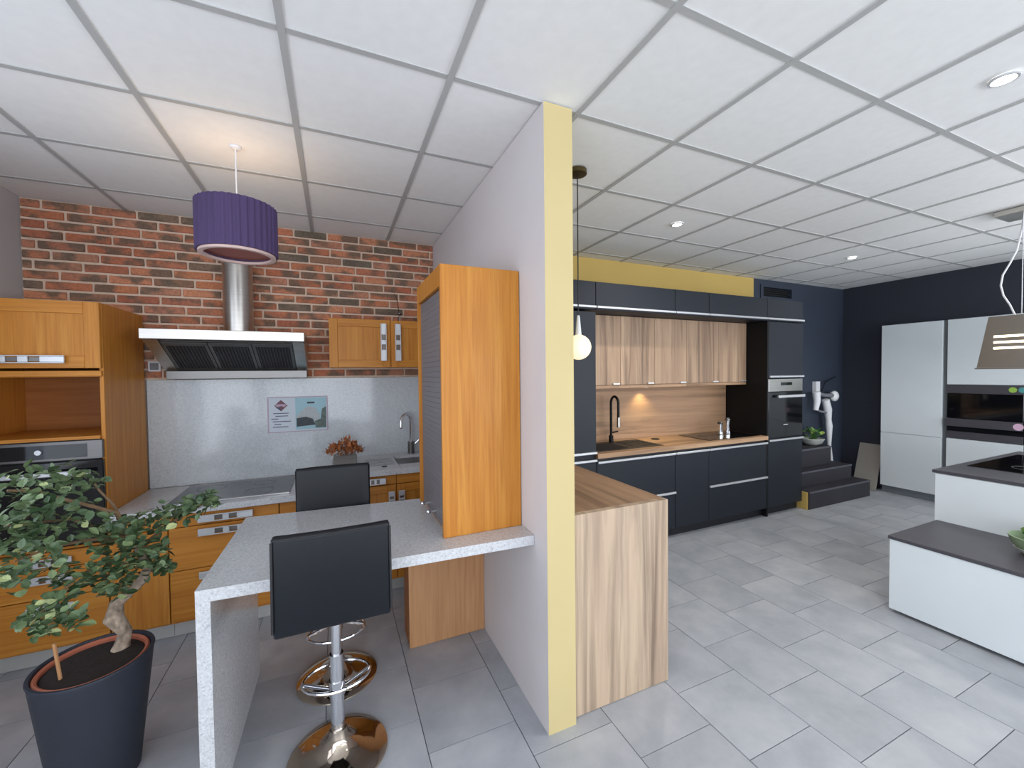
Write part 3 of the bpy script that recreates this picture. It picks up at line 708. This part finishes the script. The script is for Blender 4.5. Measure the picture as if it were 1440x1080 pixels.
for i, p in enumerate(leaves):
    yaw = random.uniform(0, 6.28); tilt = random.gauss(.1, .55); rl = random.gauss(0, .5); sc = random.uniform(.024, .044)
    M3 = Matrix.Rotation(yaw, 3, 'Z') @ Matrix.Rotation(tilt, 3, 'X') @ Matrix.Rotation(rl, 3, 'Y')
    if i < 290:
        o = bpy.data.objects.new('leaf', lm); col.objects.link(o); o.parent = t
        o.matrix_local = Matrix.Translation(p-Vector(t.location)) @ M3.to_4x4() @ Matrix.Scale(sc, 4)
    else: leaf_mesh(rest, M3, p-Vector(t.location), sc)
me = bpy.data.meshes.new('foliage'); rest.to_mesh(me); rest.free(); me.materials.append(M['leaf'])
o = bpy.data.objects.new('foliage', me); col.objects.link(o); o.parent = t; o['kind'] = 'stuff'

# ------------------------------------------------------------------ oak peninsula beside the partition
t = thing('oak_peninsula', (1.32, 2.2, 0), 'grey oak peninsula counter with plank end panel beside the ochre wall end', 'counter')
MB().box(1.018, 1.612, 1.63, 1.665, .002, .98, .002).build('end_panel', 'oak_pale', t)
MB().box(1.018, 1.612, 1.6655, 2.95, .94, .98, .002).build('counter_top', 'oak_y', t)
MB().box(1.58, 1.6, 1.6655, 2.95, .1, .939).build('front_panel', 'anth', t)
MB().box(1.018, 1.55, 1.67, 2.94, .002, .099).build('plinth', 'anth2', t)
# ------------------------------------------------------------------ anthracite kitchen
YD = 3.03
def dslab(name, x0, x1, z0, z1, parent, mat='anth'): return MB().box(x0+.0015, x1-.0015, YD, YD+.02, z0, z1, .0015).build(name, mat, parent)
def rail(x0, x1, z, parent): return MB().box(x0+.003, x1-.003, YD-.022, YD-.0005, z-.01, z+.01, .003).build('handle_rail', 'satin', parent)
t = thing('tall_cabinet', (1.9, 3.3, 0), 'tall anthracite cabinet at the sink end of the dark kitchen', 'cabinet')
MB().box(1.63, 2.15, YD+.022, YR-.002, .1, 2.2).build('carcass', 'anth', t)
d = dslab('tall_door', 1.63, 2.15, .93, 2.2, t); rail(1.63, 2.15, .938, d)
d = dslab('lower_door', 1.63, 2.15, .1, .875, t); rail(1.63, 2.15, .868, d)
MB().box(1.63, 2.15, YD+.06, YD+.075, .002, .099).build('plinth', 'anth2', t)
tops = [(1.63, 2.15, 'above the tall cabinet'), (2.153, 3.09, 'above the dark sink drawers'), (3.093, 3.555, 'above the narrow dark base door'), (3.558, 4.46, 'above the dark hob drawers'), (4.463, 5.1, 'above the oven tower')]
for a, b, w in tops:
    t = thing('top_cabinet', ((a+b)/2, 3.3, 2.21), 'long anthracite top cabinet with steel grip rail ' + w, 'cabinet', 'top cabinets of the dark kitchen')
    MB().box(a+.001, b-.001, YD+.022, YR-.002, 2.222, 2.47).build('carcass', 'anth', t)
    d = dslab('flap_door', a, b, 2.222, 2.47, t); rail(a, b, 2.244, d)
# base units
def dbase(x0, x1, label, fronts):
    t = thing('base_cabinet', ((x0+x1)/2, 3.3, 0), label, 'cabinet')
    MB().box(x0+.001, x1-.001, YD+.022, YR-.002, .1, .878).build('carcass', 'anth2', t)
    for nm, z0, z1, hr in fronts:
        d = dslab(nm, x0, x1, z0, z1, t)
        if hr: rail(x0, x1, z1-.004, d)
    MB().box(x0, x1, YD+.06, YD+.075, .002, .099).build('plinth', 'anth2', t)
dbase(2.153, 3.09, 'anthracite drawer cabinet under the black sink', [('drawer', .1, .462, 1), ('drawer', .47, .85, 1)])
dbase(3.093, 3.555, 'narrow anthracite base cabinet with one door between the drawer units', [('door', .1, .85, 1)])
dbase(3.558, 4.46, 'anthracite drawer cabinet under the black hob', [('drawer', .1, .462, 1), ('drawer', .47, .85, 1)])
# oven tower
t = thing('oven_tower', (4.79, 3.3, 0), 'tall anthracite oven tower next to the stairs', 'cabinet')
MB().box(4.462, 4.487, YD, YR-.002, .002, 2.215).build('side_panel', 'blackp', t)
MB().box(5.08, 5.1, YD+.022, YR-.002, .1, 2.215).build('side_panel', 'anth', t)
MB().box(4.4885, 5.0795, YD+.022, YR-.002, .1, .885).box(4.4885, 5.0795, YD+.022, YR-.002, 1.57, 2.215).build('carcass', 'anth', t)
d = dslab('lower_door', 4.488, 5.1, .1, .87, t); rail(4.488, 5.1, .866, d)
d = dslab('upper_door', 4.488, 5.1, 1.585, 2.215, t); rail(4.488, 5.1, 1.592, d)
MB().box(4.488, 5.1, YD+.06, YD+.075, .002, .099).build('plinth', 'anth2', t)
t = thing('built_in_oven', (4.79, 3.3, .89), 'black glass oven with steel fascia in the anthracite tower', 'oven')
MB().box(4.5, 5.07, YD+.022, 3.5, .89, 1.565).build('casing', 'black', t)
p = MB().box(4.49, 5.098, YD, YD+.02, 1.42, 1.565, .003).build('control_panel', 'steel', t)
MB().box(4.7, 4.9, YD-.002, YD-.0003, 1.49, 1.525).build('display', 'blackg', p)
d = MB().box(4.49, 5.098, YD, YD+.02, .89, 1.415, .003).build('oven_door', 'blackg', t)
MB().box(4.6, 5.07, YD-.05, YD-.03, 1.35, 1.38, .004).box(4.64, 4.66, YD-.03, YD-.0003, 1.358, 1.372).box(5.0, 5.02, YD-.03, YD-.0003, 1.358, 1.372).build('handle', 'satin', d)
MB().box(4.75, 4.83, YD-.001, YD-.0003, 1.03, 1.04).build('badge', 'satin', d)
# worktop with sink, splashback, wood wall cabinets
tag(MB().box(2.153, 4.46, YD-.02, YR-.02, .882, .925, .002).build('worktop', 'oak_h', org=(3.3, 3.3, .88)), 'oak worktop along the niche of the dark kitchen', 'worktop')
tag(MB().box(2.153, 4.46, YR-.016, YR-.001, .9255, 1.56).build('splashback', 'oak_h', org=(3.3, 3.56, .93)), 'oak panel splashback behind the black tap', 'splashback')
wc = [((2.17, 2.62),), ((2.62, 3.06), (3.06, 3.51)), ((3.51, 4.0), (4.0, 4.458))]
wl_ = ['single oak wall cabinet next to the tall dark cabinet', 'double oak wall cabinet above the lit splashback spot', 'double oak wall cabinet beside the black oven tower panel']
for ds, lb in zip(wc, wl_):
    a, b = ds[0][0], ds[-1][1]
    t = thing('wall_cabinet', ((a+b)/2, 3.42, 1.5), lb, 'cabinet')
    MB().box(a+.001, b-.001, 3.302, YR-.018, 1.53, 2.218).build('carcass', 'oak', t)
    for x0, x1 in ds:
        d = MB().box(x0+.0015, x1-.0015, 3.28, 3.3, 1.535, 2.218, .0015).build('door', 'oak', t)
        MB().box(x1-.1, x1-.02, 3.262, 3.2795, 1.538, 1.552, .002).build('handle', 'satin', d)
    MB().box(a+.001, b-.001, 3.282, YR-.018, 1.502, 1.529).build('light_pelmet', 'oak_h', t)
def spot_disc(x, y, z, nm, label, r=.03):
    t = thing(nm, (x, y, z-.008), label, 'light')
    MB().lathe([(r, 0), (r, -.008), (r-.008, -.008), (r-.008, 0)], (x, y, z), 28, True).build('bezel', 'satin', t)
    MB().cyl((x, y, z-.005), (x, y, z-.002), r-.009, 24).build('lens', 'led', t); return t
spot_disc(3.1, 3.46, 1.5, 'cabinet_spotlight', 'small round spotlight under the oak wall cabinets', .03)
sl_ = bpy.data.lights.new('cabinet_spot_light', 'SPOT'); sl_.energy = 7; sl_.color = (1, .8, .4); sl_.spot_size = 2.0; sl_.spot_blend = .8; sl_.shadow_soft_size = .02
o = bpy.data.objects.new('cabinet_spot_light', sl_); o.location = (3.1, 3.47, 1.485); col.objects.link(o)
# black sink, tap, hob, things on the worktop
t = thing('black_sink', (2.5, 3.3, .925), 'black composite sink let into the oak worktop', 'sink')
MB().box(2.2, 3.0, 3.09, 3.5, .9253, .929, .001).build('sink_plate', 'black', t)
MB().box(2.26, 2.6, 3.13, 3.42, .9291, .9297).build('basin', 'cork', t)
for k in range(5): MB().box(2.66, 2.96, 3.15+k*.06, 3.165+k*.06, .9291, .932).build('drainer_rib', 'blackp', t)
tx, ty = 2.64, 3.46
t = thing('kitchen_tap', (tx, ty, .93), 'slim black tap with pull-out spout behind the black sink', 'tap')
MB().cyl((tx, ty, .9292), (tx, ty, 1.0), .024).build('tap_base', 'blackp', t, True)
MB().tube([(tx, ty, 1.0), (tx, ty, 1.33)]+[(tx, ty-.06+.06*math.cos(a), 1.34+.07*math.sin(a)) for a in [math.pi*k/10 for k in range(11)]]+[(tx, ty-.12, 1.2)], .013, 10).build('spout', 'blackp', t, True)
MB().tube([(tx, ty-.12, 1.2), (tx, ty-.12, 1.1)], .017, 10).build('spray_head', 'steel', t, True)
MB().tube([(tx+.02, ty, 1.03), (tx+.08, ty-.01, 1.04)], .008, 8).build('lever', 'blackp', t, True)
tag(MB().lathe([(.045, 0), (.045, .006), (.035, .009), (0, .009)], (3.2, 3.42, .9255), 28).build('power_outlet_cap', 'black', org=(3.2, 3.42, .9255)), 'flat black round cap on the oak worktop', 'outlet')
t = thing('induction_hob', (3.95, 3.3, .9255), 'black glass hob on the oak worktop by the oven tower', 'hob')
MB().box(3.62, 4.42, 3.08, 3.5, .9255, .931, .002).build('glass_plate', 'blackg', t)
MB().lathe([(.09, 0), (.09, .0006), (.085, .0006), (.085, 0)], (3.85, 3.3, .9312), 32, True).build('cooking_zone_ring', 'steel_d', t)
for gx, gh, lb in ((4.05, .15, 'short clear steel-capped mill on the black hob'), (4.17, .19, 'taller steel mill with waisted body on the black hob')):
    t = thing('spice_mill', (gx, 3.3, .932), lb, 'mill')
    MB().lathe([(.032, 0), (.034, .01), (.022, gh*.5), (.03, gh*.8), (.03, gh*.82), (0, gh*.82)], (gx, 3.3, .9318), 24).build('mill_body', 'chrome', t, True)
    MB().lathe([(.029, gh*.825), (.031, gh*.9), (.02, gh), (0, gh)], (gx, 3.3, .9318), 24).build('mill_cap', 'steel_d', t, True)

# globe pendant
gx, gy = 1.34, 2.064
t = thing('globe_pendant', (gx, gy, 1.74), 'opal glass globe pendant on a black cord above the oak peninsula', 'lamp')
MB().lathe([(.055, 0), (.055, -.025), (.012, -.03), (0, -.03)], (gx, gy, CEIL-.004), 36).build('ceiling_canopy', 'brass', t, True)
MB().cyl((gx, gy, 2.0), (gx, gy, CEIL-.035), .0035, 8).build('cord', 'black', t)
MB().lathe([(.02, .0), (.018, .02), (.009, .12), (.006, .13), (0, .13)], (gx, gy, 1.87), 24).build('globe_neck', 'whitep', t, True)
MB().sph((gx, gy, 1.81), .075, n=32).build('globe', 'globe', t, True)

# recessed downlights
for x, y, lb in ((2.573, 2.502, 'recessed ceiling downlight in front of the dark kitchen'), (5.078, 2.53, 'recessed ceiling downlight near the stairs'), (2.565, .745, 'recessed ceiling downlight over the open floor by the white bench'), (5.078, .745, 'recessed ceiling downlight added out of view over the island end')):  # last one is added out of view to brighten the right side
    t = spot_disc(x, y, CEIL-.0005, 'recessed_downlight', lb, .045)
    sp = bpy.data.lights.new('downlight_beam', 'SPOT'); sp.energy = 48; sp.color = (1, .95, .88); sp.spot_size = 2.5; sp.spot_blend = 1; sp.shadow_soft_size = .03
    o = bpy.data.objects.new('downlight_beam', sp); o.location = (x, y, CEIL-.02); col.objects.link(o)

# vent grille in the navy wall
t = thing('air_vent', ((V0+V1)/2, YR+.05, VZ0), 'dark slotted air vent high on the navy wall', 'vent')
MB().box(V0-.05, V1+.05, YR-.012, YR-.0005, VZ0-.04, VZ0).box(V0-.05, V1+.05, YR-.012, YR-.0005, VZ1, VZ1+.035).box(V0-.05, V0, YR-.012, YR-.0005, VZ0, VZ1).box(V1, V1+.05, YR-.012, YR-.0005, VZ0, VZ1).build('vent_frame', 'navy', t)
MB().box(V0+.003, V1-.003, YR+.05, YR+.06, VZ0+.003, VZ1-.003).build('vent_backing', 'cork', t)
for k in range(4): MB().box(V0+.003, V1-.003, YR+.01, YR+.03, VZ0+.018+k*.028, VZ0+.022+k*.028).build('vent_slat', 'black', t)

# ------------------------------------------------------------------ stairs in the corner
t = thing('staircase', (5.75, 3.2, 0), 'short charcoal staircase with ochre side in the navy corner', 'stairs')
for x1, y0, z0, z1 in ((6.42, 2.97, .002, .212), (6.32, 3.13, .2125, .4), (6.12, 3.27, .4005, .64)):
    s = MB().box(5.14, x1, y0, YR-.003, z0, z1, .002).build('step', 'stair', t)
    MB().box(5.14, x1, y0-.006, y0-.0005, z1-.02, z1).build('nosing', 'stairn', s)
MB().box(5.115, 5.139, 2.985, YR-.003, .002, .205).build('side_panel', 'ochre_rear', t)
px_, py_ = at(1150, 615, Z=.69).x, 3.42
cb = (5.97, 3.42, .6405)
t = thing('plant_bowl', cb, 'small plant in a white bowl on the top charcoal step', 'plant')
MB().lathe([(.06, 0), (.11, .03), (.14, .09), (.135, .095), (.1, .04), (0, .03)], cb, 32).build('bowl', 'ceramic', t, True)
for k in range(44):
    a = random.uniform(0, 6.28); rr = random.random()*.13
    q = bmesh.new(); leaf_mesh(q, Matrix.Rotation(a, 3, 'Z') @ Matrix.Rotation(random.uniform(0, 1.2), 3, 'X'), Vector((math.cos(a)*rr, math.sin(a)*rr, random.uniform(.06, .2))), random.uniform(.05, .08))
    me = bpy.data.meshes.new('leaf'); q.to_mesh(me); q.free(); me.materials.append(M['leaf2']); o = bpy.data.objects.new('leaf', me); col.objects.link(o); o.parent = t
# white stick vacuum on the wall
yv = 3.46
A = lambda a, b, y=yv: at(a, b, Y=y)
t = thing('stick_vacuum', A(1160, 560, 3.5), 'white cordless stick vacuum hung on the navy wall above the stairs', 'vacuum')
MB().tube([A(1148, 551), A(1149, 565), A(1147, 577)], [.05, .042, .03], 14).build('dust_cup', 'whitep', t, True)
MB().tube([A(1150, 553), A(1160, 556), A(1170, 556)], [.02, .026, .03], 12).build('motor_body', 'greyp', t, True)
MB().sph(A(1173, 557), .075, (.9, .7, 1)).build('battery_pack', 'whitep', t, True)
MB().tube([A(1150, 577), A(1155, 579), A(1162, 580)], .015, 10).build('handle_grip', 'greyp', t, True)
MB().tube([A(1161, 562), A(1164, 576), A(1165, 590), A(1166, 600)], [.045, .05, .035, .042], 12).build('neck', 'whitep', t, True)
MB().tube([A(1166, 600), A(1166, 625), A(1169, 648)], [.04, .024, .022], 12).build('tube', 'whitep', t, True)
MB().tube([A(1155, 551, 3.5), A(1160, 538, 3.52), A(1175, 530, 3.54)], .008, 6).build('charging_cable', 'black', t)
MB().box(A(1156, 560).x-.03, A(1156, 560).x+.06, 3.52, YR-.001, 1.3, 1.5).build('wall_dock', 'whitep', t)
# leaning board
p0, p1 = 3.06, 3.31
tag(MB().prism([(6.76, .002), (6.945, .61), (6.93, .615), (6.745, .006)], 'y', 3.06, 3.33).build('leaning_board', 'board', org=(6.85, 3.2, 0)), 'beige board leaning on the navy wall beside the white tall unit', 'board')

# ------------------------------------------------------------------ white kitchen (right)
XW = 6.79
cols = [(2.425, 3.03), (1.78, 2.385), (1.17, 1.775), (.56, 1.165)]
labs = ['tall white handleless cabinet at the navy corner, two doors', 'tall white cabinet housing the black oven with stickers', 'tall white cabinet right after the oven housing', 'tall white cabinet last in the white row']
def wfront(name, y0, y1, z0, z1, parent): return MB().box(XW, XW+.02, y0+.002, y1-.002, z0, z1, .0015).build(name, 'whitec', parent)
for k, ((y0, y1), lb) in enumerate(zip(cols, labs)):
    t = thing('tall_white_cabinet', (7.1, (y0+y1)/2, 0), lb, 'cabinet')
    if k == 1:
        MB().box(XW+.022, 7.58, y0+.001, y1-.001, .1, .825).box(XW+.022, 7.58, y0+.001, y1-.001, 1.47, 2.25).build('carcass', 'whitec', t)
        wfront('upper_door', y0, y1, 1.475, 2.25, t); wfront('lower_drawer', y0, y1, .46, .822, t); wfront('bottom_drawer', y0, y1, .1, .455, t)
    else:
        MB().box(XW+.022, 7.58, y0+.001, y1-.001, .1, 2.25).build('carcass', 'whitec', t)
        wfront('upper_door', y0, y1, .82, 2.25, t); wfront('lower_door', y0, y1, .1, .814, t)
    MB().box(XW+.05, XW+.065, y0, y1, .002, .099).build('plinth', 'plinthg', t)
tag(MB().box(XW+.03, XW+.045, 2.387, 2.423, .1, 2.25).build('grip_channel', 'gap', org=(XW+.03, 2.405, .1)), 'upright grey grip channel between the two white tall cabinets', 'trim')
t = thing('built_in_oven', (7.1, 2.08, .83), 'wide black oven with green, teal and pink stickers in the white units', 'oven')
MB().box(XW+.022, 7.5, 1.8, 2.37, .83, 1.465).build('casing', 'black', t)
y0, y1 = 1.784, 2.381
MB().box(XW, XW+.021, y0, y1, 1.368, 1.466, .002).build('control_panel', 'slab', t)
d = MB().box(XW+.002, XW+.021, y0, y1, 1.07, 1.366, .002).build('glass_door', 'blackg', t)
MB().box(XW-.03, XW+.0015, y0, y1, .975, 1.068, .003).build('handle_bar', 'slab', d)
MB().box(XW+.004, XW+.021, y0, y1, .915, .973).build('vent_gap', 'blackg', t)
MB().box(XW, XW+.021, y0, y1, .832, .913, .002).build('bottom_trim', 'slab', t)
for y, z, m_, n_, nm in ((1.862, 1.42, 'stickg', .03, 'round_sticker'), (1.792, 1.42, 'stickt', .03, 'round_sticker')):
    MB().cyl((XW-.0015, y, z), (XW-.0003, y, z), n_, 24).build(nm, m_, t)
q = MB().cyl((XW-.0315, 1.81, 1.02), (XW-.0303, 1.81, 1.02), .038, 24); q.build('round_sticker', 'stickp', t)
# island and low bench
IX, IY = 4.134, 1.52
t = thing('kitchen_island', (4.9, .5, 0), 'white kitchen island with thin dark slate top', 'island')
MB().box(IX+.012, 5.69, -.6, IY-.012, .08, .875, .002).build('body', 'whitec', t)
for a, b in ((-.59, .1), (.104, .8), (.804, IY-.012)): MB().box(IX+.001, IX+.0115, a, b, .09, .872, .001).build('front_panel', 'whitec', t)
MB().box(IX+.06, 5.65, -.55, IY-.06, .002, .079).build('plinth', 'plinthg', t)
MB().box(IX-.003, 5.712, -.62, IY+.005, .877, .9, .002).build('slate_top', 'slab', t)
t = thing('induction_hob', (5, 1.1, .9), 'wide black glass hob set in the dark island top', 'hob')
MB().box(4.5, 5.45, .75, 1.462, .9003, .905, .002).build('glass_plate', 'blackg', t)
MB().lathe([(.1, 0), (.1, .0006), (.095, .0006), (.095, 0)], (4.75, 1.2, .9053), 32, True).build('cooking_zone_ring', 'steel_d', t)
t = thing('low_bench', (3.8, .45, 0), 'low white bench cabinet with dark slate top in front of the island', 'bench')
MB().box(3.478, IX-.006, -.6, 1.485, .025, .5, .002).build('body', 'whitec', t)
for a, b in ((-.59, .095), (.1, 1.487)): MB().box(3.462, 3.4775, a, b, .022, .499, .001).build('front_panel', 'whitec', t)
MB().box(3.5, IX-.02, -.55, 1.45, .002, .0245).build('plinth', 'black', t)
MB().box(3.457, IX-.004, -.62, 1.495, .5005, .524, .002).build('slate_top', 'slab', t)
bc = (3.86, .93, .5245)
t = thing('plant_bowl', bc, 'green and white ceramic bowl of succulents on the low bench', 'plant')
MB().lathe([(.05, 0), (.09, .02), (.125, .07), (.135, .11), (.128, .112), (.1, .06), (0, .05)], bc, 36).build('bowl', 'green', t, True)
MB().lathe([(.052, -.0003), (.094, .018), (.112, .04), (.108, .042), (.05, .002)], bc, 36).build('glaze_foot', 'ceramic', t, True)
for k in range(40):
    a = random.uniform(0, 6.28); rr = random.random()*.11
    q = bmesh.new(); leaf_mesh(q, Matrix.Rotation(a, 3, 'Z') @ Matrix.Rotation(random.uniform(.1, 1.2), 3, 'X'), Vector((math.cos(a)*rr, math.sin(a)*rr, random.uniform(.07, .12))), random.uniform(.04, .07))
    me = bpy.data.meshes.new('leaf'); q.to_mesh(me); q.free(); me.materials.append(M['leaf2']); o = bpy.data.objects.new('leaf', me); col.objects.link(o); o.parent = t
# island hood
hx0, hx1 = 4.62, 4.95
t = thing('island_hood', (4.78, 1.0, 1.66), 'silver trapezoid island hood with lit slots hung on wires', 'hood')
MB().prism([(1.49, 1.665), (1.43, 2.062), (.6, 2.062), (.54, 1.665)], 'x', hx0+.11, hx1+.1).build('hood_body', 'silver', t)
MB().box(hx0+.105, hx1+.105, .53, 1.5, 1.652, 1.664, .002).build('bottom_plate', 'silver', t)
for z in (1.905, 1.86, 1.815): MB().box(hx0+.106, hx0+.1095, .72, 1.4, z-.008, z+.008).build('light_slot', 'ledw', t)
MB().box(4.66, 4.92, .72, 1.39, CEIL-.045, CEIL-.004, .003).build('ceiling_canopy', 'steel', t)
for x, y in ((4.76, 1.27), (4.92, 1.27), (4.76, .8), (4.92, .8)): MB().cyl((x, y, 2.062), (x, y, CEIL-.045), .003, 6).build('suspension_wire', 'satin', t)
MB().tube([(4.75, 1.3, 2.062), (4.75, 1.325, 2.14), (4.75, 1.36, 2.22), (4.75, 1.375, 2.3), (4.75, 1.365, 2.38), (4.75, 1.33, 2.46), (4.76, 1.3, 2.55), (4.77, 1.28, 2.7), (4.77, 1.27, CEIL-.045)], .006, 8).build('power_cable', 'whitep', t, True)
